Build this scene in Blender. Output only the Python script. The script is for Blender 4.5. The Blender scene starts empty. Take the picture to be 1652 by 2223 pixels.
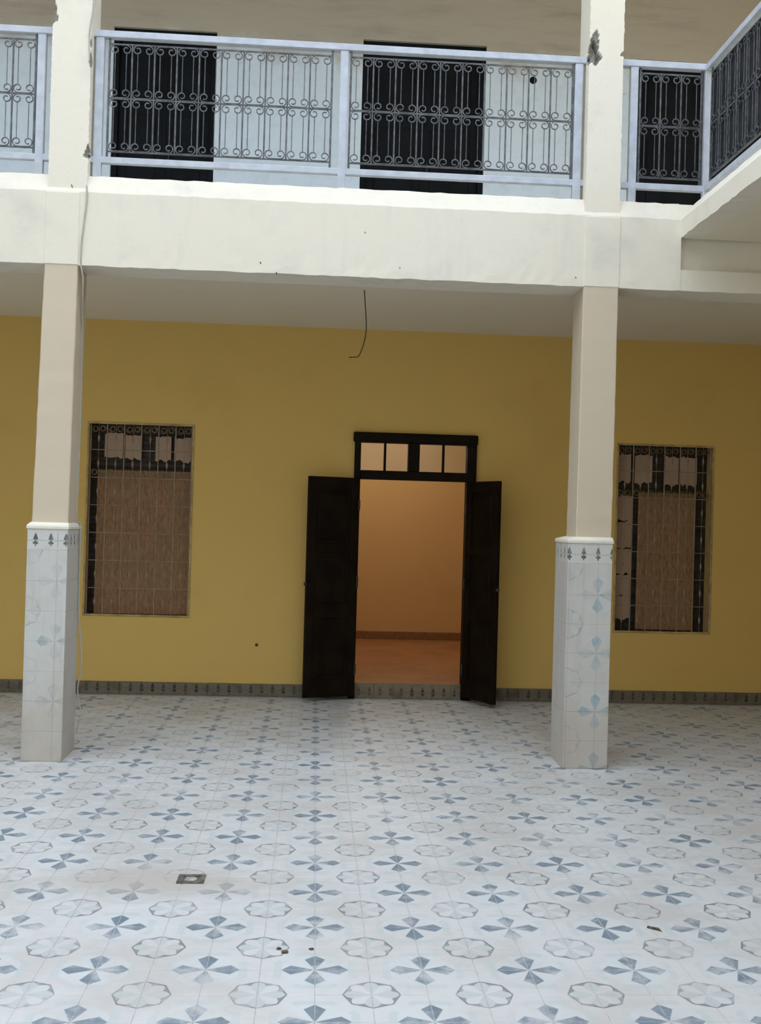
import bpy, bmesh, math, random
from mathutils import Vector, Matrix

random.seed(7)
scn = bpy.context.scene
col = scn.collection

# ------------------------------------------------------------------ camera
IMG_W = 1652
FPX = 2265.97
PITCH, YAW, ROLL = 0.00748790, 0.06164142, 0.02796098
CAM = Vector((-0.0437635, -3.4736258, 1.6687902))
fw = Vector((math.sin(YAW) * math.cos(PITCH), math.cos(YAW) * math.cos(PITCH), math.sin(PITCH)))
rt = Vector((math.cos(YAW), -math.sin(YAW), 0.0))
up = rt.cross(fw)
rt2 = math.cos(ROLL) * rt + math.sin(ROLL) * up
up2 = -math.sin(ROLL) * rt + math.cos(ROLL) * up
cam_d = bpy.data.cameras.new('camera')
cam_d.sensor_fit = 'HORIZONTAL'
cam_d.sensor_width = 36.0
cam_d.lens = FPX * 36.0 / IMG_W
cam_d.clip_start = 0.05
cam_o = bpy.data.objects.new('camera', cam_d)
col.objects.link(cam_o)
M3 = Matrix((rt2, up2, -fw)).transposed()
cam_o.matrix_world = Matrix.Translation(CAM) @ M3.to_4x4()
scn.camera = cam_o

# ------------------------------------------------------------------ sky and exposure
world = bpy.data.worlds.new('sky')
scn.world = world
world.use_nodes = True
wn = world.node_tree
bg = wn.nodes['Background']
# bright hazy overcast: same hue all round, luminance rising from the horizon to the zenith
wtc = wn.nodes.new('ShaderNodeTexCoord')
wsep = wn.nodes.new('ShaderNodeSeparateXYZ')
wn.links.new(wtc.outputs['Generated'], wsep.inputs[0])
wmr = wn.nodes.new('ShaderNodeMapRange')
wmr.inputs['From Min'].default_value = 0.0; wmr.inputs['From Max'].default_value = 1.0
wmr.inputs['To Min'].default_value = 0.55; wmr.inputs['To Max'].default_value = 1.45
wn.links.new(wsep.outputs[2], wmr.inputs['Value'])
wn.links.new(wmr.outputs['Result'], bg.inputs['Strength'])
bg.inputs['Color'].default_value = (0.82, 0.92, 1.07, 1)
scn.view_settings.view_transform = 'Standard'
scn.view_settings.look = 'None'
scn.view_settings.gamma = 1.0
scn.view_settings.use_curve_mapping = False
scn.view_settings.exposure = 1.25

# ------------------------------------------------------------------ node helpers
class E:
    """socket wrapper with arithmetic"""
    def __init__(self, nt, s):
        self.nt, self.s = nt, s
    def op(self, o, b=None, c=None):
        n = self.nt.nodes.new('ShaderNodeMath'); n.operation = o
        for i, v in enumerate((self, b, c)):
            if v is None: continue
            if isinstance(v, E): self.nt.links.new(v.s, n.inputs[i])
            else: n.inputs[i].default_value = v
        return E(self.nt, n.outputs[0])
    def __add__(self, b): return self.op('ADD', b)
    def __sub__(self, b): return self.op('SUBTRACT', b)
    def __mul__(self, b): return self.op('MULTIPLY', b)
    def __truediv__(self, b): return self.op('DIVIDE', b)
    def __neg__(self): return self.op('MULTIPLY', -1.0)
    def abs(self): return self.op('ABSOLUTE')
    def max(self, b): return self.op('MAXIMUM', b)
    def min(self, b): return self.op('MINIMUM', b)
    def gt(self, b): return self.op('GREATER_THAN', b)
    def lt(self, b): return self.op('LESS_THAN', b)
    def sub_from(self, a):
        return (self * -1.0) + a
    def ramp(self, a, b):
        """0 below a, 1 above b, smooth"""
        n = self.nt.nodes.new('ShaderNodeMapRange'); n.interpolation_type = 'SMOOTHSTEP'
        self.nt.links.new(self.s, n.inputs['Value'])
        n.inputs['From Min'].default_value = a; n.inputs['From Max'].default_value = b
        return E(self.nt, n.outputs['Result'])

def new_mat(name, rough=0.6, metal=0.0, spec=0.5):
    m = bpy.data.materials.new(name); m.use_nodes = True
    nt = m.node_tree
    b = nt.nodes['Principled BSDF']
    b.inputs['Roughness'].default_value = rough
    b.inputs['Metallic'].default_value = metal
    b.inputs['Specular IOR Level'].default_value = spec
    return m, nt, b

def position(nt):
    g = nt.nodes.new('ShaderNodeNewGeometry')
    s = nt.nodes.new('ShaderNodeSeparateXYZ')
    nt.links.new(g.outputs['Position'], s.inputs[0])
    return g, E(nt, s.outputs[0]), E(nt, s.outputs[1]), E(nt, s.outputs[2])

def noise(nt, scale, detail=4, rough=0.55, vec=None, stretch=None):
    n = nt.nodes.new('ShaderNodeTexNoise')
    n.inputs['Scale'].default_value = scale
    n.inputs['Detail'].default_value = detail
    n.inputs['Roughness'].default_value = rough
    if vec is None:
        g = nt.nodes.new('ShaderNodeNewGeometry'); vec = g.outputs['Position']
    if stretch:
        mp = nt.nodes.new('ShaderNodeMapping'); mp.inputs['Scale'].default_value = stretch
        nt.links.new(vec, mp.inputs['Vector']); vec = mp.outputs[0]
    nt.links.new(vec, n.inputs['Vector'])
    return E(nt, n.outputs['Fac'])

def rgb(nt, c):
    n = nt.nodes.new('ShaderNodeRGB'); n.outputs[0].default_value = (*c, 1); return n.outputs[0]

def mix(nt, fac, a, b):
    n = nt.nodes.new('ShaderNodeMix'); n.data_type = 'RGBA'; n.clamp_factor = True
    ins = [i for i in n.inputs if i.type == 'RGBA']
    for s, v in ((ins[0], a), (ins[1], b)):
        if isinstance(v, tuple): s.default_value = (*v, 1)
        else: nt.links.new(v, s)
    if isinstance(fac, E): nt.links.new(fac.s, n.inputs[0])
    else: n.inputs[0].default_value = fac
    return [o for o in n.outputs if o.type == 'RGBA'][0]

def bump(nt, b, h, strength=0.3, dist=0.01):
    n = nt.nodes.new('ShaderNodeBump')
    n.inputs['Strength'].default_value = strength; n.inputs['Distance'].default_value = dist
    nt.links.new(h.s, n.inputs['Height']); nt.links.new(n.outputs[0], b.inputs['Normal'])

def simple(name, c, rough=0.6, metal=0.0, var=0.15, scale=20.0, spec=0.5):
    m, nt, b = new_mat(name, rough, metal, spec)
    f = noise(nt, scale)
    d = tuple(x * (1 - var) for x in c); l = tuple(min(1, x * (1 + var)) for x in c)
    nt.links.new(mix(nt, f.ramp(0.3, 0.7), d, l), b.inputs['Base Color'])
    return m

def plaster(name, base, stain, amount, streak=0.0, chip=None, rough=0.85, bumpy=0.25, spot=0.0):
    m, nt, b = new_mat(name, rough, 0, 0.3)
    big = noise(nt, 1.7, 6, 0.6)
    fine = noise(nt, 14, 6, 0.65)
    c = mix(nt, big.ramp(0.52, 0.78) * amount, base, stain)
    c = mix(nt, fine.ramp(0.55, 0.85) * (amount * 0.6), c, stain)
    if streak:
        st = noise(nt, 6, 5, 0.6, stretch=(1, 1, 0.12))
        c = mix(nt, st.ramp(0.56, 0.8) * streak, c, stain)
    if spot:
        sp = noise(nt, 38, 2, 0.5)
        c = mix(nt, sp.ramp(0.70, 0.76) * spot, c, tuple(x * 0.25 for x in stain))
    if chip:
        a = nt.nodes.new('ShaderNodeAttribute'); a.attribute_name = 'chip'
        c = mix(nt, E(nt, a.outputs['Fac']).ramp(0.25, 0.6), c, chip)
    nt.links.new(c, b.inputs['Base Color'])
    bump(nt, b, noise(nt, 9, 8, 0.7), bumpy, 0.012)
    return m

# ---- cement tile print: u, v in pattern periods (one period = two tiles), flower at integer points
def tile_colour(nt, u, v, wear_lo, wear_hi, base, petal, ring, ghost=0.22, warm=None):
    def wrap(e):
        return e - e.op('ROUND')
    fu, fv = wrap(u), wrap(v)
    au, av = fu.abs(), fv.abs()
    # petals
    def petal_mask(along, across):
        w1 = along * 0.43
        w2 = (along * -1.0 + 0.31) * 1.1
        return (w1.min(w2) - across).ramp(-0.006, 0.006)
    pm = petal_mask(au, av).max(petal_mask(av, au))
    # pale frame round the flower
    d8 = au.max(av).max((au + av) * 0.7071)
    frame = d8.ramp(0.30, 0.31) * d8.ramp(0.375, 0.385).sub_from(1.0) * (au - av).abs().ramp(0.10, 0.14)
    field = d8.ramp(0.30, 0.315).sub_from(1.0)
    # roundels at half points
    ru, rv = wrap(u + 0.5), wrap(v + 0.5)
    bu, bv = ru.abs(), rv.abs()
    r = (ru * ru + rv * rv).op('SQRT')
    th = rv.op('ARCTAN2', ru)
    o8 = bu.max(bv) * 0.9239 + bu.min(bv) * 0.3827
    oct_in = o8.ramp(0.236, 0.244).sub_from(1.0)
    scal = (th * 4.0).op('COSINE').abs().op('POWER', 1.4) * 0.050 + 0.187
    ring_m = (r - scal).ramp(-0.004, 0.006) * oct_in
    edge = (o8 - 0.236).abs().ramp(0.003, 0.008).sub_from(1.0)
    star = petal_mask(bu * 1.3, bv * 1.15).max(petal_mask(bv * 1.3, bu * 1.15)) * oct_in
    # wear
    w = noise(nt, 2.3, 6, 0.68)
    w2 = noise(nt, 11, 4, 0.7)
    keep = (w * 0.62 + w2 * 0.38).ramp(wear_lo, wear_hi).sub_from(1.0) * 0.85 + 0.15
    wr = noise(nt, 5.3, 3, 0.6)
    c = base
    if warm:
        c = mix(nt, noise(nt, 1.5, 6, 0.65).ramp(0.40, 0.66) * 0.85, base, warm)
        c = mix(nt, noise(nt, 7, 5, 0.7).ramp(0.52, 0.74) * 0.45, c, warm)
    c = mix(nt, field * 0.35 * keep, c, (0.60, 0.655, 0.675))
    c = mix(nt, frame * ghost * 2.3 * keep, c, (0.46, 0.54, 0.54))
    tone = noise(nt, 8.0, 3, 0.5)
    pc = mix(nt, (fu * fv).gt(0.0) * 0.35 + tone.ramp(0.35, 0.65) * 0.4, petal, tuple(x * 0.72 for x in petal))
    c = mix(nt, pm * (keep * 0.9 + 0.06), c, pc)
    c = mix(nt, star * ghost * 2.2, c, (0.42, 0.47, 0.475))
    c = mix(nt, ring_m * (keep * 0.9 + 0.1), c, ring)
    c = mix(nt, edge * wr.ramp(0.4, 0.6) * keep * 0.8, c, tuple(x * 0.45 for x in ring))
    dust = noise(nt, 45, 3, 0.7)
    c = mix(nt, dust.ramp(0.66, 0.8) * 0.35, c, (0.38, 0.35, 0.31))
    return c

def border_mask(nt, s, t):
    """s along the strip (m), t height above the strip's lower edge (m)"""
    q = s / 0.1
    ds = (q - q.op('ROUND')).abs() * 0.1
    leaf = ((t - 0.062).max(0.0) / 0.045).sub_from(1.0)
    leaf_w = leaf.op('POWER', 0.7) * 0.017
    lm = (leaf_w - ds).ramp(-0.001, 0.001) * t.gt(0.062) * t.lt(0.107)
    bx, by = ds / 0.018, (t - 0.040) / 0.011
    bm = (bx * bx + by * by).lt(1.0)
    stem = ds.lt(0.004) * t.gt(0.018) * t.lt(0.06)
    line = (t - 0.057).abs().lt(0.0018) * 0.6
    return lm.max(bm).max(stem).max(line)

MAT = {}
MAT['cream'] = plaster('cream_plaster', (0.81, 0.76, 0.645), (0.55, 0.53, 0.46), 0.55, 0.15, chip=(0.30, 0.29, 0.26), spot=0.0)
MAT['beam'] = plaster('cream_beam_plaster', (0.80, 0.75, 0.635), (0.56, 0.55, 0.505), 0.6, 0.35, bumpy=0.2)
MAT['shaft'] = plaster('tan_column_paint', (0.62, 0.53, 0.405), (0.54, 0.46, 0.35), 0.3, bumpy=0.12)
MAT['ceiling'] = plaster('ceiling_paint', (0.80, 0.73, 0.57), (0.68, 0.60, 0.45), 0.3, bumpy=0.1)
MAT['yellow'] = plaster('ochre_wall_paint', (0.70, 0.475, 0.145), (0.58, 0.385, 0.11), 0.35, 0.12, rough=0.8, bumpy=0.12)
MAT['peach'] = plaster('peach_room_paint', (0.70, 0.46, 0.24), (0.6, 0.36, 0.17), 0.3, rough=0.8, bumpy=0.1)
MAT['roomfloor'] = simple('terracotta_room_floor', (0.40, 0.20, 0.105), 0.5, var=0.12, scale=3)
MAT['roomskirt'] = simple('brown_room_skirting', (0.26, 0.12, 0.05), 0.5)

def make_upper_wall():
    m, nt, b = new_mat('whitewashed_wall', 0.9, 0, 0.2)
    g, x, y, z = position(nt)
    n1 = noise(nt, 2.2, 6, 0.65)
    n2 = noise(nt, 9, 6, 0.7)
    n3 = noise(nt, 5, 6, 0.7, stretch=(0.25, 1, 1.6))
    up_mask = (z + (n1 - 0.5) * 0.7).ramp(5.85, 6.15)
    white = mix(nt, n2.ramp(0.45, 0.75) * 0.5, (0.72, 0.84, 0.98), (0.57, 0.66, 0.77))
    top_shade = mix(nt, n3.ramp(0.45, 0.75) * 0.7, (0.50, 0.46, 0.40), (0.36, 0.33, 0.29))  # upper part coloured darker and browner for the shade under the roof
    c = mix(nt, up_mask, white, top_shade)
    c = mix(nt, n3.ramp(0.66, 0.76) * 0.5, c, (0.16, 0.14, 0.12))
    nt.links.new(c, b.inputs['Base Color'])
    bump(nt, b, n2, 0.35, 0.015)
    return m
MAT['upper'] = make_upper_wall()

def make_floor_tile():
    m, nt, b = new_mat('printed_cement_tile', 0.42, 0, 0.45)
    g, x, y, z = position(nt)
    c = tile_colour(nt, x / 0.4, y / 0.4, 0.45, 0.62, (0.61, 0.615, 0.615), (0.19, 0.245, 0.30), (0.24, 0.27, 0.28), warm=(0.52, 0.49, 0.465))
    # brown damp patch spreading from the drain
    dx, dy = x + 0.75, y - 1.33
    d = (dx * dx * 0.55 + dy * dy * 4.0).op('SQRT') + (noise(nt, 4, 5, 0.7) - 0.5) * 0.7
    c = mix(nt, d.ramp(0.10, 0.62).sub_from(1.0) * 0.75, c, (0.47, 0.425, 0.385))
    nt.links.new(c, b.inputs['Base Color'])
    bump(nt, b, noise(nt, 60, 4, 0.6), 0.08, 0.003)
    rn = noise(nt, 6, 4, 0.6)
    nt.links.new((rn * 0.35 + 0.28).s, b.inputs['Roughness'])
    return m
MAT['tile'] = make_floor_tile()
MAT['grout'] = simple('grey_grout', (0.45, 0.45, 0.44), 0.9, var=0.2)

def make_column_tile(name, xa, za, lo, hi, petal):
    m, nt, b = new_mat(name, 0.45, 0, 0.4)
    g, x, y, z = position(nt)
    s = nt.nodes.new('ShaderNodeSeparateXYZ'); nt.links.new(g.outputs['Normal'], s.inputs[0])
    side = E(nt, s.outputs[0]).abs().gt(0.5)
    u = (x - xa) * side.sub_from(1.0) + (y - 3.815) * side
    c = tile_colour(nt, u / 0.4, (z - za) / 0.4, lo, hi, (0.59, 0.58, 0.555), petal, (0.42, 0.43, 0.43), ghost=0.1, warm=(0.55, 0.53, 0.49))
    c = mix(nt, side * 0.85, c, (0.57, 0.56, 0.53))
    st = noise(nt, 9, 5, 0.65, stretch=(1, 1, 0.1))
    c = mix(nt, st.ramp(0.5, 0.75) * 0.5, c, (0.40, 0.39, 0.37))
    dirt = noise(nt, 3.5, 5, 0.6)
    c = mix(nt, (z + (dirt - 0.5) * 1.0).ramp(0.05, 0.7).sub_from(1.0) * 0.55, c, (0.48, 0.41, 0.33))
    nt.links.new(c, b.inputs['Base Color'])
    bump(nt, b, noise(nt, 30, 4, 0.6), 0.1, 0.003)
    return m
MAT['coltile_l'] = make_column_tile('worn_column_tile', -1.755, 0.40, 0.38, 0.54, (0.34, 0.39, 0.40))
MAT['coltile_r'] = make_column_tile('blue_flower_column_tile', 1.905, 0.392, 0.42, 0.60, (0.28, 0.42, 0.50))

def make_border(name, z0, base, ink, dirty):
    m, nt, b = new_mat(name, 0.5, 0, 0.4)
    g, x, y, z = position(nt)
    s = nt.nodes.new('ShaderNodeSeparateXYZ'); nt.links.new(g.outputs['Normal'], s.inputs[0])
    side = E(nt, s.outputs[0]).abs().gt(0.5)
    u = x * side.sub_from(1.0) + y * side
    k = border_mask(nt, u, z - z0)
    w = noise(nt, 7, 4, 0.6)
    c = mix(nt, w.ramp(0.45, 0.7) * dirty, base, tuple(v * 0.55 for v in base))
    c = mix(nt, k * (w.ramp(0.35, 0.62).sub_from(1.0) * 0.6 + 0.4), c, ink)
    nt.links.new(c, b.inputs['Base Color'])
    return m
MAT['skirt'] = make_border('printed_skirting_tile', 0.005, (0.175, 0.15, 0.11), (0.02, 0.017, 0.013), 0.8)
MAT['colborder'] = make_border('printed_border_tile', 1.412, (0.60, 0.60, 0.57), (0.10, 0.11, 0.10), 0.3)
MAT['riser'] = make_border('threshold_tile', 0.0, (0.22, 0.18, 0.125), (0.04, 0.032, 0.024), 0.8)

MAT['rail'] = simple('pale_grey_rail_paint', (0.49, 0.53, 0.60), 0.5, 0.0, 0.1, 12)
MAT['iron'] = simple('dark_grey_wrought_iron', (0.10, 0.105, 0.115), 0.35, 0.15, 0.4, 25)
MAT['sheet'] = simple('dark_grey_sheet', (0.020, 0.021, 0.024), 0.55, 0, 0.4, 9, 0.3)
MAT['blackdoor'] = simple('blue_black_door_paint', (0.005, 0.007, 0.010), 0.6, 0, 0.3, 5, 0.12)
MAT['darkwood'] = simple('dark_brown_wood', (0.009, 0.005, 0.002), 0.6, 0, 0.35, 6, 0.1)
MAT['grille'] = simple('tan_grille_paint', (0.30, 0.215, 0.15), 0.5, 0, 0.2, 15)
MAT['winframe'] = simple('tan_window_frame', (0.42, 0.30, 0.125), 0.6, 0, 0.25, 10)
MAT['shutter'] = simple('black_brown_shutter', (0.030, 0.021, 0.013), 0.6, 0, 0.5, 14)
MAT['goldscroll'] = simple('dull_brass_iron', (0.16, 0.11, 0.05), 0.45, 0.3, 0.4, 30)
MAT['panel'] = plaster('pinkish_board', (0.46, 0.335, 0.245), (0.36, 0.25, 0.18), 0.5, bumpy=0.05)
def make_hessian():
    m, nt, b = new_mat('brown_fibre_board', 0.9, 0, 0.1)
    a = noise(nt, 60, 4, 0.7, stretch=(1, 1, 0.25)); c0 = noise(nt, 3, 5, 0.6)
    c = mix(nt, a.ramp(0.3, 0.7), (0.25, 0.14, 0.075), (0.41, 0.25, 0.14))
    c = mix(nt, c0.ramp(0.4, 0.75) * 0.5, c, (0.28, 0.19, 0.115))
    nt.links.new(c, b.inputs['Base Color']); bump(nt, b, a, 0.3, 0.004)
    return m
MAT['board'] = make_hessian()
MAT['cable_dark'] = simple('dark_cable', (0.05, 0.045, 0.03), 0.5)
MAT['cable_pale'] = simple('pale_painted_cable', (0.44, 0.45, 0.39), 0.5, var=0.08)
MAT['drain'] = simple('dark_stained_drain_metal', (0.13, 0.12, 0.10), 0.6, 0.2, 0.5, 30)
MAT['drain_cover'] = simple('grey_drain_cover', (0.38, 0.37, 0.34), 0.6, 0.1, 0.4, 40)
MAT['debris'] = simple('dark_debris', (0.09, 0.075, 0.055), 0.9, 0, 0.6, 60)
MAT['steel'] = simple('dark_hardware', (0.05, 0.045, 0.04), 0.4, 0.6)
MAT['scar'] = simple('brown_plaster_scar', (0.10, 0.055, 0.025), 0.9, 0, 0.5, 60)
def make_glass():
    m = bpy.data.materials.new('clear_pane_glass'); m.use_nodes = True
    nt = m.node_tree; nt.nodes.clear()
    o = nt.nodes.new('ShaderNodeOutputMaterial'); mx = nt.nodes.new('ShaderNodeMixShader')
    t = nt.nodes.new('ShaderNodeBsdfTransparent'); g = nt.nodes.new('ShaderNodeBsdfGlossy')
    t.inputs[0].default_value = (0.93, 0.95, 0.94, 1); g.inputs['Roughness'].default_value = 0.05
    mx.inputs[0].default_value = 0.06
    nt.links.new(t.outputs[0], mx.inputs[1]); nt.links.new(g.outputs[0], mx.inputs[2]); nt.links.new(mx.outputs[0], o.inputs[0])
    return m
MAT['glass'] = make_glass()
def make_emit():
    m = bpy.data.materials.new('added_bulb_glow'); m.use_nodes = True
    b = m.node_tree.nodes['Principled BSDF']
    b.inputs['Emission Color'].default_value = (1, 0.74, 0.42, 1); b.inputs['Emission Strength'].default_value = 20
    return m
MAT['bulb'] = make_emit()

# ------------------------------------------------------------------ mesh helpers
class MB:
    def __init__(self):
        self.v, self.f = [], []
    def box(self, x0, x1, y0, y1, z0, z1):
        n = len(self.v)
        self.v += [(x0, y0, z0), (x1, y0, z0), (x1, y1, z0), (x0, y1, z0), (x0, y0, z1), (x1, y0, z1), (x1, y1, z1), (x0, y1, z1)]
        self.f += [tuple(n + i for i in q) for q in ((0, 3, 2, 1), (4, 5, 6, 7), (0, 1, 5, 4), (1, 2, 6, 5), (2, 3, 7, 6), (3, 0, 4, 7))]
        return self
    def bbox(self, x0, x1, y0, y1, z0, z1, c):
        """box with chamfered edges on all four vertical-to-front edges (cheap: every edge chamfered by bmesh)"""
        bm = bmesh.new()
        bmesh.ops.create_cube(bm, size=1.0)
        for v in bm.verts:
            v.co = Vector(((x0 + x1) / 2 + v.co.x * (x1 - x0), (y0 + y1) / 2 + v.co.y * (y1 - y0), (z0 + z1) / 2 + v.co.z * (z1 - z0)))
        bmesh.ops.bevel(bm, geom=list(bm.edges), offset=c, segments=1, affect='EDGES', profile=0.5)
        n = len(self.v)
        bm.verts.index_update()
        self.v += [tuple(v.co) for v in bm.verts]
        self.f += [tuple(n + v.index for v in f.verts) for f in bm.faces]
        bm.free()
        return self
    def prism(self, poly, y0, y1):
        """polygon in x,z extruded from y0 to y1"""
        n, k = len(self.v), len(poly)
        self.v += [(x, y0, z) for x, z in poly] + [(x, y1, z) for x, z in poly]
        self.f.append(tuple(range(n, n + k))); self.f.append(tuple(range(n + 2 * k - 1, n + k - 1, -1)))
        for i in range(k):
            j = (i + 1) % k
            self.f.append((n + i, n + k + i, n + k + j, n + j))
        return self
    def tube(self, pts, r, sides=6, closed=False, flat=1.0):
        """tube along points; flat scales the section along world y"""
        pts = [Vector(p) for p in pts]
        n = len(self.v); k = len(pts)
        ref = None
        for i, p in enumerate(pts):
            t = (pts[min(i + 1, k - 1)] - pts[max(i - 1, 0)]).normalized()
            if ref is None:
                ref = Vector((0, 1, 0)) if abs(t.y) < 0.9 else Vector((1, 0, 0))
            a = (ref - t * ref.dot(t)).normalized(); b = t.cross(a); ref = a
            for s in range(sides):
                th = 2 * math.pi * (s + 0.5) / sides
                self.v.append(tuple(p + a * (math.cos(th) * r * flat) + b * (math.sin(th) * r)))
        for i in range(k - 1):
            for s in range(sides):
                s2 = (s + 1) % sides
                self.f.append((n + i * sides + s, n + i * sides + s2, n + (i + 1) * sides + s2, n + (i + 1) * sides + s))
        self.f.append(tuple(n + s for s in range(sides - 1, -1, -1)))
        self.f.append(tuple(n + (k - 1) * sides + s for s in range(sides)))
        return self
    def lathe(self, prof, c=(0, 0, 0), seg=16):
        n = len(self.v); k = len(prof)
        for r, z in prof:
            for s in range(seg):
                th = 2 * math.pi * s / seg
                self.v.append((c[0] + r * math.cos(th), c[1] + r * math.sin(th), c[2] + z))
        for i in range(k - 1):
            for s in range(seg):
                s2 = (s + 1) % seg
                self.f.append((n + i * seg + s, n + i * seg + s2, n + (i + 1) * seg + s2, n + (i + 1) * seg + s))
        self.f.append(tuple(n + s for s in range(seg - 1, -1, -1)))
        self.f.append(tuple(n + (k - 1) * seg + s for s in range(seg)))
        return self
    def mesh(self, name, mat, smooth=False):
        me = bpy.data.meshes.new(name)
        me.from_pydata(self.v, [], self.f)
        bm = bmesh.new(); bm.from_mesh(me); bmesh.ops.recalc_face_normals(bm, faces=bm.faces); bm.to_mesh(me); bm.free()
        if mat: me.materials.append(MAT[mat])
        if smooth:
            for p in me.polygons: p.use_smooth = True
        return me
    def build(self, name, mat, parent=None, smooth=False, loc=None):
        return place(name, self.mesh(name, mat, smooth), parent, loc)

def place(name, me, parent=None, loc=None, rot=None):
    o = bpy.data.objects.new(name, me); col.objects.link(o)
    if parent: o.parent = parent
    if loc: o.location = loc
    if rot: o.rotation_euler = rot
    return o

def empty(name, loc=(0, 0, 0), rz=0.0):
    o = bpy.data.objects.new(name, None); col.objects.link(o)
    o.empty_display_size = 0.1
    o.location = loc; o.rotation_euler = (0, 0, rz)
    return o

def tag(o, label=None, cat=None, group=None, kind=None):
    if label: o['label'] = label
    if cat: o['category'] = cat
    if group: o['group'] = group
    if kind: o['kind'] = kind
    return o

def holed_wall(mb, x0, x1, z0, z1, y0, y1, holes):
    xs = sorted({x0, x1} | {h[i] for h in holes for i in (0, 1)})
    zs = sorted({z0, z1} | {h[i] for h in holes for i in (2, 3)})
    xs = [x for x in xs if x0 <= x <= x1]; zs = [z for z in zs if z0 <= z <= z1]
    def solid(i, j):
        if i < 0 or j < 0 or i >= len(xs) - 1 or j >= len(zs) - 1: return False
        cx, cz = (xs[i] + xs[i + 1]) / 2, (zs[j] + zs[j + 1]) / 2
        return not any(h[0] < cx < h[1] and h[2] < cz < h[3] for h in holes)
    idx = {}
    def vid(i, j, s):
        k = (i, j, s)
        if k not in idx:
            idx[k] = len(mb.v); mb.v.append((xs[i], (y0, y1)[s], zs[j]))
        return idx[k]
    for i in range(len(xs) - 1):
        for j in range(len(zs) - 1):
            if not solid(i, j): continue
            for s in (0, 1): mb.f.append((vid(i, j, s), vid(i + 1, j, s), vid(i + 1, j + 1, s), vid(i, j + 1, s)))
            for di, dj, a, b in ((-1, 0, (i, j), (i, j + 1)), (1, 0, (i + 1, j), (i + 1, j + 1)), (0, -1, (i, j), (i + 1, j)), (0, 1, (i, j + 1), (i + 1, j + 1))):
                if not solid(i + di, j + dj):
                    mb.f.append((vid(*a, 0), vid(*b, 0), vid(*b, 1), vid(*a, 1)))
    return mb

# ------------------------------------------------------------------ main levels
YW, YW2 = 6.27, 6.52            # back wall front and rear face
YB, YB2 = 3.64, 3.94            # beam front and rear face
ZB, ZBT, ZC = 3.322, 3.82, 3.945  # beam underside, beam top, kerb top
ZCEIL = 3.445
XL, XR = -6.0, 5.2
YREAR = -5.6                     # opposite side of the courtyard, behind the camera
ZROOF = 7.0
WIN = [(-2.16, -1.185, 0.715, 2.50), (2.79, 3.735, 0.665, 2.46)]
DOOR = (0.33, 1.415, 0.0, 2.45)
UPD = [(-2.03, -1.085, ZC - 0.02, 6.155), (0.275, 1.44, ZC - 0.02, 6.165), (2.89, 4.32, ZC - 0.02, 6.12)]

# ------------------------------------------------------------------ floor
fl = MB().box(-6.0, 5.2, -5.6, YW2, -0.15, -0.0016).build('floor', 'grout'); tag(fl, 'courtyard floor of white cement tiles printed with blue flowers and grey roundels', kind='structure')
T = 0.2
def tile_mb(mb, cx, cy, z):
    h, c = T / 2 - 0.0012, 0.0016
    n = len(mb.v)
    for hh, zz in ((h, z - 0.010), (h, z - c * 0.7), (h - c, z)):
        mb.v += [(cx - hh, cy - hh, zz), (cx + hh, cy - hh, zz), (cx + hh, cy + hh, zz), (cx - hh, cy + hh, zz)]
    mb.f.append((n + 8, n + 9, n + 10, n + 11))
    for a in (0, 4):
        for i in range(4):
            j = (i + 1) % 4
            mb.f.append((n + a + i, n + a + j, n + a + 4 + j, n + a + 4 + i))
tm = MB(); tile_mb(tm, 0, 0, 0)
tile_me = tm.mesh('floor_tile', 'tile')
def visible(cx, cy):
    q = Vector((cx, cy, 0)) - CAM
    d = q.dot(fw)
    if d <= 0.2: return None
    px = 826 + FPX * q.dot(rt2) / d; py = 1111.5 - FPX * q.dot(up2) / d
    m = FPX * 0.12 / d
    return d if (-m < px < 1652 + m and py < 2223 + m * 0.6) else None
cells = [(i * T + T / 2, j * T + T / 2) for i in range(-37, 26) for j in range(-22, 31)]
cells = [c for c in cells if c[0] > XL and c[0] < XR and c[1] < 6.24]
vis = sorted(((visible(*c), c) for c in cells if visible(*c) is not None))
near = [c for d, c in vis[:300]]
nset = set(near)
for cx, cy in near:
    place('floor_tile', tile_me, fl, (cx, cy, random.uniform(-0.0006, 0.0003)), (random.uniform(-1, 1) * 0.0025, random.uniform(-1, 1) * 0.0025, random.uniform(-1, 1) * 0.002))
rest = MB()
for c in cells:
    if c not in nset: tile_mb(rest, c[0], c[1], random.uniform(-0.0006, 0.0003))
tag(rest.build('floor_tiles_beyond', 'tile', fl), kind='stuff')

# ------------------------------------------------------------------ walls of the galleries
wb = holed_wall(MB(), XL, XR, 0.0, ZCEIL + 0.3, YW, YW2, WIN + [DOOR]).build('wall_back', 'yellow'); tag(wb, kind='structure')
MB().lathe([(0.0, -0.004), (0.012, -0.003), (0.016, 0.0), (0.010, 0.004)], seg=9).build('plaster_scar', 'scar', wb, loc=(-0.559, YW - 0.003, 0.477)).rotation_euler = (math.pi / 2, 0, 0)
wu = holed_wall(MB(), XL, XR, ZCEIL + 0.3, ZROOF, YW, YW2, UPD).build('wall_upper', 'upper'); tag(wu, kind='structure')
hole = MB().lathe([(0.034, -0.004), (0.034, 0.0), (0.027, 0.002), (0.026, 0.0), (0.0, -0.002)], seg=18).build('pipe_hole', 'blackdoor', wu, loc=(1.89, YW - 0.004, 5.865)); hole.rotation_euler = (math.pi / 2, 0, 0)
tag(MB().box(XL - 0.3, XL, YREAR - 0.3, YW2, 0, 8.0).build('wall_left', 'cream'), kind='structure')  # unseen wall, moved in and raised to hold back sky light
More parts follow.
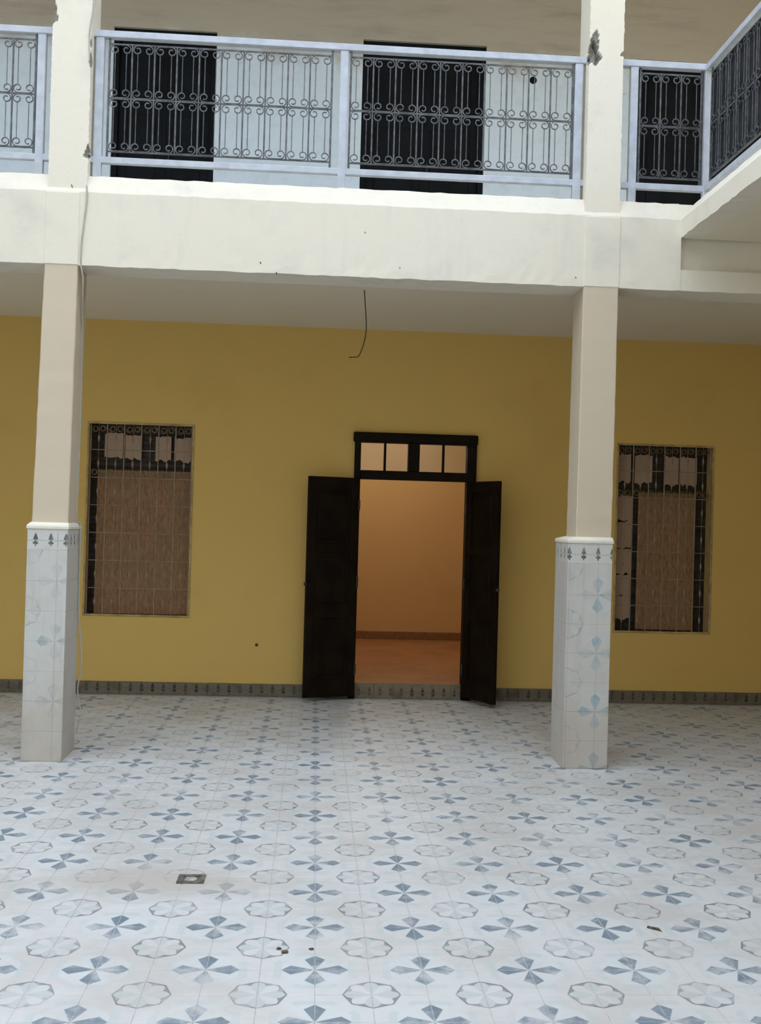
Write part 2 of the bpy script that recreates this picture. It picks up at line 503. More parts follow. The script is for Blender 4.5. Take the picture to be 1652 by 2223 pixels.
tag(MB().box(XL - 0.3, XR + 0.3, YREAR - 0.3, YREAR, 0, 9.3).build('wall_rear', 'cream'), kind='structure')  # unseen wall, height and distance set to cut low sky light
tag(MB().box(XR, XR + 0.3, YREAR, YW2, 0, ZROOF).build('wall_right', 'yellow'), kind='structure')
tag(MB().box(XL, XR, YB2, YW, ZCEIL, ZBT).build('ceiling', 'ceiling'), kind='structure')
XF, ZF = 2.44, 3.694            # right wing fascia and soffit
tag(MB().box(XF + 0.16, XR, YREAR, YB + 0.03, ZF, ZBT).build('ceiling_right', 'ceiling'), kind='structure')
tag(MB().box(XL, XR, YB, YW2, ZROOF, ZROOF + 0.22).build('roof', 'cream'), kind='structure')

# beams: long lofted profiles with slightly uneven arrises
def loft(name, mat, prof_fn, t0, t1, n, axis):
    mb = MB(); k = None
    for i in range(n + 1):
        t = t0 + (t1 - t0) * i / n
        pr = prof_fn(t); k = len(pr)
        for a, z in pr:
            mb.v.append((t, a, z) if axis == 'x' else (a, t, z))
    for i in range(n):
        for j in range(k):
            j2 = (j + 1) % k
            mb.f.append((i * k + j, i * k + j2, (i + 1) * k + j2, (i + 1) * k + j))
    mb.f.append(tuple(range(k))); mb.f.append(tuple(n * k + j for j in range(k - 1, -1, -1)))
    return mb.build(name, mat)
def rj(a): return random.uniform(-a, a)
bf = loft('beam_front', 'beam', lambda t: [(YB, ZB + rj(.003)), (YB + rj(.002), ZB + 0.05), (YB, 3.47), (YB, ZBT - 0.004 + rj(.003)), (YB + 0.066, ZC + rj(.003)), (YB2, ZC), (YB2, ZB)], XL, XF, 150, 'x')
tag(bf, 'broad cream plaster beam carrying the balcony along the courtyard front', kind='structure')
b2 = loft('beam_corner', 'beam', lambda t: [(YB + 0.002, ZB + rj(.002)), (YB + 0.002, 3.468), (YB + 0.05, 3.470), (YB + 0.05, ZBT - 0.06), (YB + 0.001, ZBT - 0.004), (YB + 0.066, ZC - 0.002), (YB2, ZC - 0.002), (YB2, ZB)], XF, XR, 40, 'x')
tag(b2, 'shaded cream beam continuing under the side balcony', kind='structure')
b3 = loft('beam_side', 'beam', lambda t: [(XF, ZF + rj(.004)), (XF, ZBT), (XF + 0.10, ZC + rj(.003)), (XF + 0.34, ZC), (XF + 0.34, ZBT), (XF + 0.16, ZBT), (XF + 0.16, ZF)], YREAR, YB + 0.04, 160, 'y')
tag(b3, 'cream fascia edge of the side balcony above the courtyard', kind='structure')
tag(MB().box(XF + 0.34, XR, YREAR, YB2, ZBT, ZC - 0.01).box(XL, XR, YB2, YW, ZBT, ZC - 0.01).build('floor_upper', 'ceiling'), kind='structure')
for x, z, s in ((-0.47, 3.395, .012), (-0.36, 3.33, .008), (0.236, 3.63, .006), (1.70, 3.385, .012), (-1.745, 3.86, .010), (0.48, 3.40, .008)):
    MB().tube([(x, YB - 0.006, z), (x + s * .4, YB + 0.004, z - s), (x + s * .2, YB + 0.01, z - s * 1.4)], 0.003, 5).build('nail', 'steel', bf)

# ------------------------------------------------------------------ columns
def chipped_column(x0, x1, y0, y1, z0, z1, chips, lean=0.0):
    """square pillar surface sampled finely so broken plaster is real relief; chips = (face, a, z, ra, rz, depth)"""
    mb = MB(); chip = []
    n = 20
    per = [('f', x0 + (x1 - x0) * i / n, y0) for i in range(n)] + [('r', x1, y0 + (y1 - y0) * i / n) for i in range(n)]
    per += [('b', x1 - (x1 - x0) * i / 4, y1) for i in range(4)] + [('l', x0, y1 - (y1 - y0) * i / n) for i in range(n)]
    zs = []
    z = z0
    while z < z1:
        zs.append(z); z += 0.014 if z < 5.45 else 0.12
    zs.append(z1)
    cx, cy = (x0 + x1) / 2, (y0 + y1) / 2
    rr = random.Random(3)
    jit = {}
    for z in zs:
        el, er = rr.uniform(-.003, .003), rr.uniform(-.003, .003)
        for f, x, y in per:
            d = 0.0
            for cf, a, zc, ra, rz, dep in chips:
                ang = math.atan2((z - zc) / rz, ((x - a) / ra if cf == 'f' else (x - a) / ra))
                wob = 1 + 0.22 * math.sin(3 * ang + zc * 7) + 0.13 * math.sin(7 * ang + a * 30)
                q = math.hypot((x - a) / ra, (z - zc) / rz, (y - y0) / 0.09) / wob
                if q < 1.0: d = max(d, dep * min(1.0, (1 - q) * 3.0))
            px, py = x, y
            if d > 0:
                v = Vector((cx - x, cy - y)); v.normalize()
                if f == 'f': v = (v + Vector((0, 1.5))).normalized()
                px += v.x * d; py += v.y * d
            if f == 'f' and x == x0 or f == 'l' and y == y0: px += el
            if f == 'r' and y == y0: px += er
            mb.v.append((px + lean * (z - z0), py, z)); chip.append(min(1.0, d / 0.010))
    k = len(per)
    for i in range(len(zs) - 1):
        for j in range(k):
            j2 = (j + 1) % k
            mb.f.append((i * k + j, i * k + j2, (i + 1) * k + j2, (i + 1) * k + j))
    mb.f.append(tuple(range(k))); mb.f.append(tuple((len(zs) - 1) * k + j for j in range(k)))
    me = mb.mesh('upper_shaft', 'cream')
    at = me.attributes.new('chip', 'FLOAT', 'POINT')
    for i, c in enumerate(chip): at.data[i].value = c
    return me

def column(label, base, shaft, shaft_top, upper, tile_mat, xa, za, chips):
    bx0, bx1 = base; by0, by1 = 3.60, 3.97
    cx = (bx0 + bx1) / 2
    root = empty('tiled_column', (cx, 3.78, 0))
    tag(root, label, 'column', kind='structure')
    def ch(mb, name, mat, par=root):
        o = mb.build(name, mat, par if par is root else None)
        if par is root: o.matrix_parent_inverse = Matrix.Translation((-cx, -3.78, 0))
        else: o.parent = par
        return o
    core = ch(MB().box(bx0 + .004, bx1 - .004, by0 + .004, by1 - .004, 0.0, 1.545), 'base_core', 'coltile_l')
    # border strip and printed tiles on the faces
    rows = [0.001] + [za - 0.2 + 0.2 * i for i in range(0, 6)] + [1.408]
    def pieces(e0, e1, joint, face):
        js = [e0]
        k = joint - 0.2 * 5
        while k < e1 - 0.004:
            if k > e0 + 0.004: js.append(k)
            k += 0.2
        js.append(e1)
        g = 0.0003
        for a, b in zip(js, js[1:]):
            for z0, z1 in zip(rows, rows[1:]):
                face(a + g, b - g, z0 + g, z1 - g, 'tile', tile_mat)
            face(a + g, b - g, 1.408 + g, 1.544, 'border_tile', 'colborder')
    def front(a, b, z0, z1, nm, mt): ch(MB().bbox(a, b, by0 + random.uniform(-.0006, .0006), by0 + .0085, z0, z1, .0007), nm, mt, core)
    def back(a, b, z0, z1, nm, mt): ch(MB().box(a, b, by1 - .0085, by1, z0, z1), nm, mt, core)
    def lside(a, b, z0, z1, nm, mt): ch(MB().bbox(bx0 + random.uniform(-.0006, .0006), bx0 + .0085, a, b, z0, z1, .0007), nm, mt, core)
    def rside(a, b, z0, z1, nm, mt): ch(MB().bbox(bx1 - .0085, bx1 + random.uniform(-.0006, .0006), a, b, z0, z1, .0007), nm, mt, core)
    # sub-parts hang under the core: same local offset
    pieces(bx0, bx1, xa, front); pieces(bx0, bx1, xa, back)
    pieces(by0 + .009, by1 - .009, 3.815, lside); pieces(by0 + .009, by1 - .009, 3.815, rside)
    # cap moulding: stepped and sloping
    cap = MB()
    def ring(o, z): return [(bx0 - o, by0 - o, z), (bx1 + o, by0 - o, z), (bx1 + o, by1 + o, z), (bx0 - o, by1 + o, z)]
    s0, s1 = shaft
    prof = [ring(0.0, 1.545), ring(.006, 1.548), ring(.007, 1.562), ring(.003, 1.572), [(s0 - .004, 3.636, 1.590), (s1 + .004, 3.636, 1.590), (s1 + .004, 3.925, 1.590), (s0 - .004, 3.925, 1.590)]]
    for p in prof: cap.v += p
    for i in range(len(prof) - 1):
        for j in range(4):
            j2 = (j + 1) % 4
            cap.f.append((i * 4 + j, i * 4 + j2, i * 4 + 4 + j2, i * 4 + 4 + j))
    cap.f.append((0, 1, 2, 3)); cap.f.append((16, 17, 18, 19))
    ch(cap, 'cap_moulding', 'cream')
    # plastered shaft, a little out of true
    sh = MB()
    t0, t1 = shaft_top
    c = .006
    def sec(x0, x1, y0, y1, z): return [(x0 + c, y0, z), (x1 - c, y0, z), (x1, y0 + c, z), (x1, y1 - c, z), (x1 - c, y1, z), (x0 + c, y1, z), (x0, y1 - c, z), (x0, y0 + c, z)]
    N = 24
    for i in range(N + 1):
        f = i / N
        sh.v += sec(s0 + (t0 - s0) * f + rj(.0015), s1 + (t1 - s1) * f + rj(.0015), YB + rj(.001), 3.92, 1.585 + (ZB + 0.01 - 1.585) * f)
    for i in range(N):
        for j in range(8):
            j2 = (j + 1) % 8
            sh.f.append((i * 8 + j, i * 8 + j2, i * 8 + 8 + j2, i * 8 + 8 + j))
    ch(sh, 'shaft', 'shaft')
    # faint pilaster standing just proud of the beam, then the balcony storey
    ch(MB().bbox(t0 - .002, t1 + .002, YB - .005, YB + .02, ZB + .002, ZBT - 0.01, .003), 'pilaster', 'beam')
    me = chipped_column(upper[0], upper[1], 3.655, 3.92, ZBT, ZROOF, chips)
    o = place('upper_shaft', me, root); o.matrix_parent_inverse = Matrix.Translation((-cx, -3.78, 0))
    return root

column('cream column with faded tile base beside the window under the broken plaster corner',
       (-1.955, -1.69), (-1.94, -1.70), (-1.908, -1.688), (-1.905, -1.645), 'coltile_l', -1.755, 0.40,
       [('f', -1.912, 5.03, 0.035, 0.085, 0.03), ('f', -1.63, 4.78, 0.022, 0.16, 0.012), ('f', -1.64, 4.09, 0.03, 0.05, 0.02)])
column('cream column with bright blue flower tiles near the balcony corner',
       (1.69, 2.0), (1.752, 2.004), (1.760, 2.006), (1.760, 2.002), 'coltile_r', 1.905, 0.392,
       [('f', 1.782, 4.95, 0.055, 0.085, 0.08), ('f', 1.80, 5.05, 0.03, 0.055, 0.02), ('f', 2.0, 4.955, 0.016, 0.02, 0.015)])

# ------------------------------------------------------------------ skirting and door
bb = empty('baseboard_back', (0, YW, 0)); tag(bb, kind='structure')
sk_me = MB().bbox(-0.099, 0.099, -0.013, 0, 0.0, 0.118, .002).mesh('skirting_tile', 'skirt')
x = -5.7
while x < XR - 0.11:
    if not (0.30 - 0.13 < x < 1.445 + 0.13): place('skirting_tile', sk_me, bb, (x, rj(.0008), rj(.001)))
    x += 0.2
for a, b in ((0.17, 0.297), (1.448, 1.57)):
    MB().bbox(a, b, -0.013, 0, 0, 0.118, .002).build('skirting_tile', 'skirt', bb)

ds = empty('sill', (0.87, YW, 0)); tag(ds, 'raised tiled threshold under the open double door', kind='structure')
MB().box(DOOR[0] - 0.87, DOOR[1] - 0.87, 0.02, 0.25, 0, 0.140).build('step', 'roomfloor', ds)
for i in range(6):
    w = (1.36 - 0.36) / 5.5
    a = 0.36 + w * i; b = min(1.356, a + w - .002)
    MB().bbox(a - 0.87, b - 0.87, 0.008, 0.021, 0.001, 0.138, .002).build('riser_tile', 'riser', ds)

d1 = empty('door_1', (0.87, YW, 0)); tag(d1, 'dark brown wooden double door standing open with four-pane transom light', kind='structure')
def dch(mb, name, mat, par=None, smooth=False):
    for i, v in enumerate(mb.v): mb.v[i] = (v[0] - 0.87, v[1] - YW, v[2])
    return mb.build(name, mat, par or d1, smooth)
FY0, FY1 = YW - 0.045, YW + 0.10
dch(MB().bbox(0.300, 0.358, FY0, FY1, 0.001, 2.48, .006), 'jamb', 'darkwood')
dch(MB().bbox(1.358, 1.445, FY0, FY1, 0.001, 2.48, .006), 'jamb', 'darkwood')
dch(MB().bbox(0.286, 1.452, FY0 - .012, FY1, 2.39, 2.482, .010), 'head', 'darkwood')
dch(MB().bbox(0.358, 1.358, FY0 + .004, FY1, 2.046, 2.128, .005), 'transom_bar', 'darkwood')
dch(MB().bbox(0.804, 0.908, FY0 + .004, FY1, 2.128, 2.39, .005), 'mullion', 'darkwood')
for m in (0.585, 1.134): dch(MB().bbox(m - .011, m + .011, YW - .01, YW + .03, 2.128, 2.39, .003), 'muntin', 'darkwood')
for a, b in ((0.358, 0.574), (0.596, 0.804), (0.908, 1.123), (1.145, 1.358)):
    dch(MB().box(a, b, YW + .008, YW + .012, 2.128, 2.39), 'pane', 'glass')

def leaf(hx, hy, ex, ey, side, z0, z1):
    L = math.hypot(ex - hx, ey - hy); ang = math.atan2(ey - hy, ex - hx)
    o = empty('leaf', (hx - 0.87, hy - YW, 0), ang); o.parent = d1
    o2 = MB().bbox(0, L, -.02, .02, z0, z1, .004).build('leaf_slab', 'darkwood', o)
    return o, L, ang
def leaf_mesh(hx, hy, ex, ey, z0, z1, knob_side):
    L = math.hypot(ex - hx, ey - hy); ang = math.atan2(ey - hy, ex - hx)
    mb = MB()
    t = .02
    st, pans = 0.075, ((z0 + .16, z0 + .72), (z0 + .82, z0 + 1.32), (z0 + 1.40, z1 - .10))
    mb.bbox(0, st, -t, t, z0, z1, .003); mb.bbox(L - st, L, -t, t, z0, z1, .003)
    zz = [z0] + [v for p in pans for v in p] + [z1]
    for a, b in zip(zz[::2], zz[1::2]): mb.bbox(st - .002, L - st + .002, -t, t, a, b, .003)
    o = mb.build('leaf', 'darkwood', d1); o.location = (hx - 0.87, hy - YW, 0); o.rotation_euler = (0, 0, ang)
    for a, b in pans:
        p = MB().bbox(st - .003, L - st + .003, -.007, .007, a - .003, b + .003, .002)
        p.bbox(st + .035, L - st - .035, -.014, .014, a + .035, b - .035, .008)
        p.build('panel', 'darkwood', o)
    for hz in (z0 + .25, z0 + 1.05, z1 - .25):
        MB().tube([(0.0, .024 * knob_side, hz - .05), (0.0, .024 * knob_side, hz + .05)], .009, 8).build('hinge', 'steel', o)
    k = MB().lathe([(.006, 0), (.006, .02), (.016, .026), (.019, .036), (.014, .046), (.0, .048)], seg=12).build('knob', 'steel', o, True)
    k.location = (L - .03, 0, 1.07); k.rotation_euler = (0, math.pi / 2, 0) if knob_side > 0 else (0, math.pi / 2, 0)
    return o
leaf_mesh(0.345, 6.205, -0.118, 6.02, 0.036, 2.05, 1)
leaf_mesh(1.372, 6.205, 1.592, 5.775, 0.044, 2.045, -1)

# room seen through the doorway
ZR = 0.14
rm = MB()
def quad(mb, a, b, c, d):
    n = len(mb.v); mb.v += [a, b, c, d]; mb.f.append((n, n + 1, n + 2, n + 3))
RX0, RX1, RY1, RZ1 = -1.4, 3.2, 9.93, 3.35
rm.box(RX0 - .1, RX0, YW2, RY1 + .1, 0, RZ1).box(RX1, RX1 + .1, YW2, RY1 + .1, 0, RZ1).box(RX0, RX1, RY1, RY1 + .1, 0, RZ1)
tag(rm.build('wall_inner', 'peach'), 'peach painted walls of the room behind the open door', kind='structure')
tag(MB().box(RX0 - .1, RX1 + .1, YW2, RY1 + .1, RZ1, RZ1 + .08).build('ceiling_inner', 'ceiling'), kind='structure')
tag(MB().box(RX0, RX1, YW2, RY1, 0, ZR).build('floor_inner', 'roomfloor'), kind='structure')
tag(MB().bbox(RX0, RX1, RY1 - .018, RY1, ZR, ZR + .098, .004).build('baseboard_inner', 'roomskirt'), kind='structure')
bl = empty('added_room_bulb', (0.6, 8.4, RZ1)); tag(bl, 'unseen bulb added to light the room behind the door', 'bulb')  # out of view, added to brighten the inner room
MB().tube([(0, 0, 0), (0, 0, -.22)], .004, 6).build('flex', 'cable_dark', bl)
MB().lathe([(.02, -.22), (.022, -.24), (.018, -.28)], seg=12).build('holder', 'cable_dark', bl)
MB().lathe([(.012, -.28), (.028, -.31), (.032, -.335), (.026, -.36), (.0, -.372)], seg=14).build('added_bulb_glass', 'bulb', bl, True)
ld = bpy.data.lights.new('added_room_light', 'POINT'); ld.energy = 12.0; ld.color = (1.0, 0.93, 0.66); ld.shadow_soft_size = 0.05
lo = bpy.data.objects.new('added_room_light', ld); col.objects.link(lo); lo.parent = bl; lo.location = (0, 0, -.42)

# ------------------------------------------------------------------ barred windows
sp_v = [(0, 0, .048), (.011, 0, .008), (-.011, 0, .008), (0, .006, .008), (0, -.006, .008), (0, 0, -.046)]
spear_mb = MB(); spear_mb.v = sp_v; spear_mb.f = [(0, 1, 3), (0, 3, 2), (0, 2, 4), (0, 4, 1), (5, 3, 1), (5, 2, 3), (5, 4, 2), (5, 1, 4)]
spear_me = spear_mb.mesh('spear', 'grille')
ringpts = [(0.030 * math.cos(a) * (1 - .5 * i / 20), 0, 0.030 * math.sin(a) * (1 - .5 * i / 20)) for i, a in enumerate([math.pi * 2.4 * k / 20 for k in range(21)])]
curl_me = MB().tube(ringpts, .005, 4).mesh('curl', 'goldscroll')
def window(name, label, w, boards, panels, dark_w):
    x0, x1, z0, z1 = w
    W, H = x1 - x0, z1 - z0
    root = empty(name, (x0, YW, z0)); tag(root, label, kind='structure')
    fr = MB()
    t = .018
    fr.bbox(0, W, -.008, .02, 0, t, .003).bbox(0, W, -.008, .02, H - t, H, .003).bbox(0, t, -.008, .02, t, H - t, .003).bbox(W - t, W, -.008, .02, t, H - t, .003)
    fr.build('window_frame', 'winframe', root)
    MB().box(-.0, W, .185, .20, 0, H).build('shutter', 'shutter', root)
    # louvre-like slats of the dark shutter behind
    sl = MB().bbox(.02, W - .02, -.006, .006, -.008, .008, .003).mesh('shutter_slat', 'shutter')
    n = int(H / .05)
    for i in range(n): place('shutter_slat', sl, root, (0, .178, .03 + i * .05), (0.5, 0, 0))
    for a, b, c, d in boards:
        pts = []
        poly = [(a + rj(.006), c + rj(.006)), (b + rj(.006), c + rj(.006)), (b + rj(.006), d + rj(.006)), (a + rj(.006), d + rj(.006))]
        MB().prism(poly, .150, .160).build('board', 'board', root)
    for a, b, c, d in panels:
        k = 7
        top = [(b + (a - b) * i / k, d + (rj(.012))) for i in range(k + 1)]
        bot = [(a + (b - a) * i / k, c + (rj(.02))) for i in range(k + 1)]
        MB().prism(bot + top, .140, .148).build('pale_panel', 'panel', root)
    nc, nr = 6, 7
    cw, rh = (W - 2 * t) / nc, H / nr
    vb = MB().bbox(-.0048, .0048, .022, .034, t, H - t, .002).mesh('vertical_bar', 'grille')
    for i in range(nc + 1):
        place('vertical_bar', vb, root, (min(max(t + i * cw, t + .008), W - t - .008), 0, 0))
    hb = MB().bbox(t, W - t, .034, .042, -.0036, .0036, .0015).mesh('horizontal_bar', 'grille')
    for j in range(1, nr): place('horizontal_bar', hb, root, (0, 0, H - j * rh))
    rod = MB().tube([(0, .040, t), (0, .040, H - t)], .002, 5).mesh('thin_rod', 'grille')
    for i in range(nc):
        xc = t + (i + .5) * cw
        place('thin_rod', rod, root, (xc, 0, 0))
        for j in range(nr):
            place('spear', spear_me, root, (xc, .038, H - (j + (.52 if j else .6)) * rh))
        for s in (-1, 1):
            place('curl', curl_me, root, (xc + s * .036, .046, H - t - .042), (0, 0 if s > 0 else math.pi, 0))
            place('curl', curl_me, root, (xc + s * .036, .046, H - 2 * rh + .045), (math.pi, 0 if s > 0 else math.pi, 0))
    return root
W1 = WIN[0][1] - WIN[0][0]; W2 = WIN[1][1] - WIN[1][0]
H1 = WIN[0][3] - WIN[0][2]; H2 = WIN[1][3] - WIN[1][2]
window('window_1', 'barred window boarded by one wide brown sheet beside the faded column', WIN[0],
       [(.075, W1 - .012, .015, 1.345)],
       [(.13, .30, 1.47, 1.69), (.32, .47, 1.455, 1.68), (.60, .745, 1.45, 1.675), (.775, .93, 1.445, 1.67)], .05)
window('window_2', 'barred window boarded by separate sheets with dark gaps beside the blue flower column', WIN[1],
       [(.26, .83, .02, 1.335)],
       [(.03, .18, 1.43, 1.70), (.22, .39, 1.43, 1.70), (.51, .65, 1.42, 1.69), (.67, .83, 1.42, 1.69),
        (.02, .21, 1.06, 1.30), (.02, .21, .80, 1.05), (.02, .21, .55, .79), (.02, .20, .34, .54), (.02, .20, .12, .335)], .05)

# ------------------------------------------------------------------ upper doors
for n, (w, lab) in enumerate(zip(UPD, ('blue-black double door closed behind the balcony above the boarded window', 'wide blue-black double door closed behind the balcony above the open doorway', 'blue-black double door closed in the balcony corner'))):
    x0, x1, z0, z1 = w
    r = empty('door_%d' % (n + 2), (x0, YW, z0)); tag(r, lab, kind='structure')
    W, H = x1 - x0, z1 - z0
    fr = MB(); t = .05
    fr.bbox(0, t, .03, .12, 0, H, .004).bbox(W - t, W, .03, .12, 0, H, .004).bbox(t, W - t, .03, .12, H - t, H, .004)
    fr.build('door_frame', 'blackdoor', r)
    for s in (0, 1):
        a, b = (t, W / 2) if s == 0 else (W / 2, W - t)
        lf = MB().bbox(a, b, .075, .115, .01, H - t - .003, .003).build('leaf', 'blackdoor', r)
        for c, d in ((.15, .75), (.85, 1.45), (1.55, H - .15)):
            MB().bbox(a + .08, b - .08, .066, .08, c, d, .006).build('panel', 'blackdoor', lf)
    MB().bbox(W / 2 - .02, W / 2 + .02, .068, .11, .01, H - t - .003, .003).build('meeting_stile', 'blackdoor', r)
    MB().box(-.05, W + .05, .252, .262, -.02, H + .05).build('backing_panel', 'blackdoor', r)
    MB().tube([(W / 2 + .05, .075, 1.0), (W / 2 + .05, .045, 1.0), (W / 2 + .05, .045, 1.12), (W / 2 + .05, .075, 1.12)], .006, 6).build('handle', 'steel', r)

# ------------------------------------------------------------------ balcony railings
ZT0, ZT1 = 4.908, 4.955      # top rail
ZL0, ZL1 = 4.048, 4.092      # lower rail
ZI0, ZIM, ZI1 = 4.135, 4.500, 4.872  # infill bottom, middle, top bars
CW = 0.1525
def c_scroll(w):
    """lying C with both ends curled inwards, apex at z=0, hanging down"""
    R = w * .25 - .006
    pts = []
    for i in range(19):
        th = math.pi / 2 + math.radians(400) * (18 - i) / 18
        r = R * (1 - .62 * (18 - i) / 18)
        pts.append((-w * .25 + r * math.cos(th), 0, -R + r * math.sin(th) - 0.0))
    right = [(-x, y, z) for x, y, z in reversed(pts)]
    return pts + right
scroll_me = MB().tube(c_scroll(CW), .0042, 4, flat=1.4).mesh('scroll', 'iron')
RS = CW * .25 - .006
def rod_mesh(z0, z1):
    return MB().tube([(0, 0, z0), (0, 0, z1)], .0030, 5).mesh('rod', 'iron')
up_rod = rod_mesh(ZIM + .004 + RS * 1.75, ZI1 - .004 - RS * 1.75)
lo_rod = rod_mesh(ZI0 + .004 + RS * 1.75, ZIM - .004 - RS * 1.75)
bar_me = MB().bbox(-.0052, .0052, -.005, .005, ZI0, ZI1, .0015).mesh('bar', 'iron')
edge_me = MB().bbox(-.007, .007, -.006, .006, ZL1, ZT0, .0015).mesh('edge_bar', 'iron')

def railing(label, origin, rz, x_start, x_end, posts, panels, sheet=False):
    """local x runs along the rail; z absolute heights"""
    root = empty('balcony_railing', (origin[0], origin[1], 0), rz)
    tag(root, label, 'railing', 'balcony railings')
    MB().bbox(x_start, x_end, -.026, .026, ZT0, ZT1, .004).build('top_rail', 'rail', root)
    MB().bbox(x_start, x_end, -.020, .020, ZL0, ZL1, .004).build('lower_rail', 'rail', root)
    pm = MB().bbox(-.028, .028, -.022, .022, ZC - .01, ZT0, .004).mesh('post', 'rail')
    for p in posts: place('post', pm, root, (p, 0, 0))
    for a, b, n in panels:
        cw = (b - a) / n; sx = cw / CW
        for z, nm in ((ZI0, 'bottom_bar'), (ZIM, 'middle_bar'), (ZI1, 'upper_bar')):
            MB().bbox(a, b, -.006, .006, z - .0045, z + .0045, .0012).build(nm, 'iron', root)
        if sheet: MB().bbox(a - .004, b + .004, .010, .014, ZI0 - .004, ZI1 + .004, .001).build('backing_sheet', 'sheet', root)
        place('edge_bar', edge_me, root, (a, 0, 0)); place('edge_bar', edge_me, root, (b, 0, 0))
        for i in range(1, n): place('bar', bar_me, root, (a + i * cw, rj(.002), 0))
        for i in range(n):
            xc = a + (i + .5) * cw
            for z, fl_ in ((ZI1 - .004, 0), (ZIM + .004, 1), (ZIM - .004, 0), (ZI0 + .004, 1)):
                s = place('scroll', scroll_me, root, (xc + rj(.002), -.004, z), (math.pi if fl_ else 0, rj(.02), 0))
                s.scale = (sx, 1, 1)
            for s in (-1, 1):
                place('rod', up_rod, root, (xc + s * cw * .25 + rj(.002), -.004, 0))
                place('rod', lo_rod, root, (xc + s * cw * .25 + rj(.002), -.004, 0))
    return root
YR = 3.75
railing('pale grey balcony railing with two scrollwork panels spanning between both columns', (0, YR), 0, -1.65, 1.765,
        [-1.602, 0.065, 1.712], [(-1.540, -0.018, 10), (0.112, 1.672, 10)])
railing('pale grey balcony railing running away from the faded column, outside the wide span', (0, YR), 0, -5.0, -1.90,
        [-1.992, -3.6, -4.95], [(-3.56, -2.033, 10), (-4.90, -3.65, 8)])
railing('short pale grey balcony railing with three scroll bays in the corner beside the chipped column', (0, YR), 0, 1.995, 2.672,
        [2.108, 2.645], [(2.155, 2.598, 3)])
railing('pale grey side balcony railing turning the corner above the courtyard', (2.645, YR), -math.pi / 2, 0.03, 6.4,
        [1.62, 3.2, 4.8], [(0.075, 1.58, 10), (1.66, 3.16, 10), (3.24, 4.76, 10)], True)

# ------------------------------------------------------------------ cables
def smooth_pts(p, n=6):
    out = []
    P = [Vector(q) for q in p]
    for i in range(len(P) - 1):
        a, b, c, d = P[max(i - 1, 0)], P[i], P[i + 1], P[min(i + 2, len(P) - 1)]
        for k in range(n):
            t = k / n
            out.append(0.5 * ((2 * b) + (c - a) * t + (2 * a - 5 * b + 4 * c - d) * t * t + (3 * b - a - 3 * c + d) * t ** 3))
    out.append(P[-1]); return out
hc = MB().tube(smooth_pts([(.281, 4.602, 3.446), (.297, 4.602, 3.267), (.304, 4.60, 3.142), (.289, 4.60, 3.034), (.253, 4.60, 2.936), (.215, 4.60, 2.922), (.175, 4.60, 2.919)]), .0042, 6).build('hanging_cable', 'cable_dark', None, True)
tag(hc, 'thin dark cable dangling from the gallery ceiling above the open door', 'cable')
cb = MB().tube(smooth_pts([(-1.642, 3.632, 3.86), (-1.640, 3.631, 3.75), (-1.655, 3.632, 3.6), (-1.667, 3.632, 3.45), (-1.668, 3.640, 3.33), (-1.655, 3.66, 3.24), (-1.668, 3.72, 3.10), (-1.684, 3.80, 2.95), (-1.692, 3.86, 2.6), (-1.694, 3.88, 2.0), (-1.700, 3.88, 1.62), (-1.68, 3.92, 1.55), (-1.682, 3.95, 1.0), (-1.655, 3.97, .62), (-1.68, 3.985, .42), (-1.655, 3.985, .25), (-1.68, 3.98, .12)]), .0055, 6).build('wall_cable', 'cable_pale', None, True)
tag(cb, 'pale painted cable running down the beam and the faded column', 'cable')
cc = MB().tube(smooth_pts([(-1.60, 3.68, 5.45), (-1.615, 3.66, 5.2), (-1.638, 3.648, 5.05), (-1.655, 3.646, 4.93), (-1.66, 3.65, 4.85), (-1.652, 3.648, 4.70)]), .0045, 6).build('loose_cable', 'cable_pale', None, True)
tag(cc, 'pale cable peeling off the upper part of the faded column', 'cable')

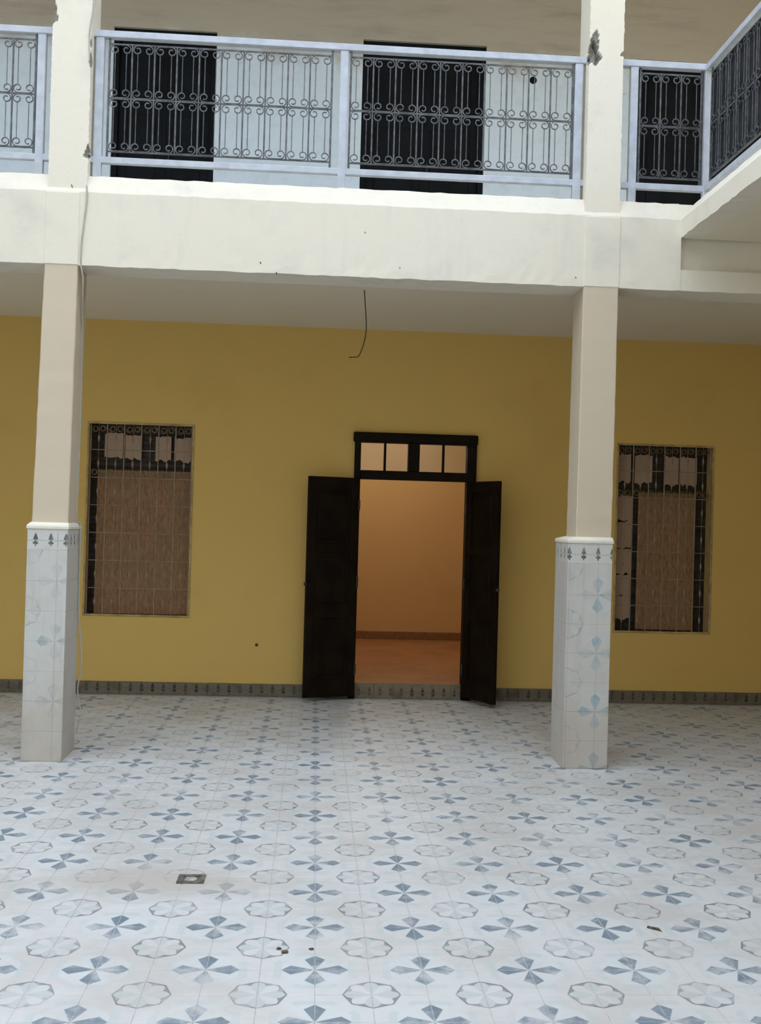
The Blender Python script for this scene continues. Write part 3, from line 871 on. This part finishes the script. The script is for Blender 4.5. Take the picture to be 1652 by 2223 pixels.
# ------------------------------------------------------------------ floor details
dr = empty('floor_drain', (-.566, 1.357, 0)); tag(dr, 'square dark floor drain set in the printed tiles', 'drain')
fm = MB()
for a, b, c, d in ((-.062, .062, -.058, -.034), (-.062, .062, .034, .058), (-.062, -.036, -.034, .034), (.036, .062, -.034, .034)):
    fm.bbox(a, b, c, d, 0.0004, .0045, .001)
fm.build('drain_frame', 'drain', dr)
MB().box(-.036, .036, -.034, .034, .0004, .0015).build('drain_well', 'drain', dr)
ov = MB(); n = len(ov.v)
k = 14
rad = [1 + rj(.13) for _ in range(k)]
for zz, sc in ((.0015, 1), (.0035, .95), (.0042, .7)):
    ov.v += [(.030 * sc * rad[i] * math.cos(2 * math.pi * i / k), .027 * sc * rad[i] * math.sin(2 * math.pi * i / k), zz) for i in range(k)]
for l in range(2):
    for i in range(k): ov.f.append((l * k + i, l * k + (i + 1) % k, l * k + k + (i + 1) % k, l * k + k + i))
ov.f.append(tuple(2 * k + i for i in range(k)))
ov.build('drain_cover', 'drain_cover', dr)
sh = MB()
sh.v = [(-.026, .022, .0005), (.024, .004, .0005), (.026, -.022, .0005), (-.024, .020, .010), (.020, .006, .007), (.022, -.016, .005)]
sh.f = [(0, 1, 2), (3, 5, 4), (0, 3, 4, 1), (1, 4, 5, 2), (2, 5, 3, 0)]
tag(sh.build('debris_shard', 'debris', None, False, (1.406, .787, 0)), 'small dark triangular shard lying flat on the tiles', 'debris')
def crumb(loc, r, lab):
    mb = MB(); bm = bmesh.new(); bmesh.ops.create_icosphere(bm, subdivisions=2, radius=1)
    for v in bm.verts: v.co = Vector((v.co.x * r * (1 + rj(.25)), v.co.y * r * .8 * (1 + rj(.25)), max(0.0003, v.co.z * r * .4 * (1 + rj(.3)) + r * .3)))
    bm.verts.index_update(); mb.v = [tuple(v.co) for v in bm.verts]; mb.f = [tuple(q.index for q in f.verts) for f in bm.faces]; bm.free()
    tag(mb.build('crumb', 'debris', None, False, loc), lab, 'debris', 'crumbs on the tiles')
crumb((-.014, .583, 0), .009, 'small dark crumb lying alone between two flower prints')
crumb((-.115, .552, 0), .014, 'bigger mossy crumb at the rim of a worn roundel print')
crumb((-.140, .585, 0), .010, 'smaller mossy crumb beside a bigger one on a worn roundel print')
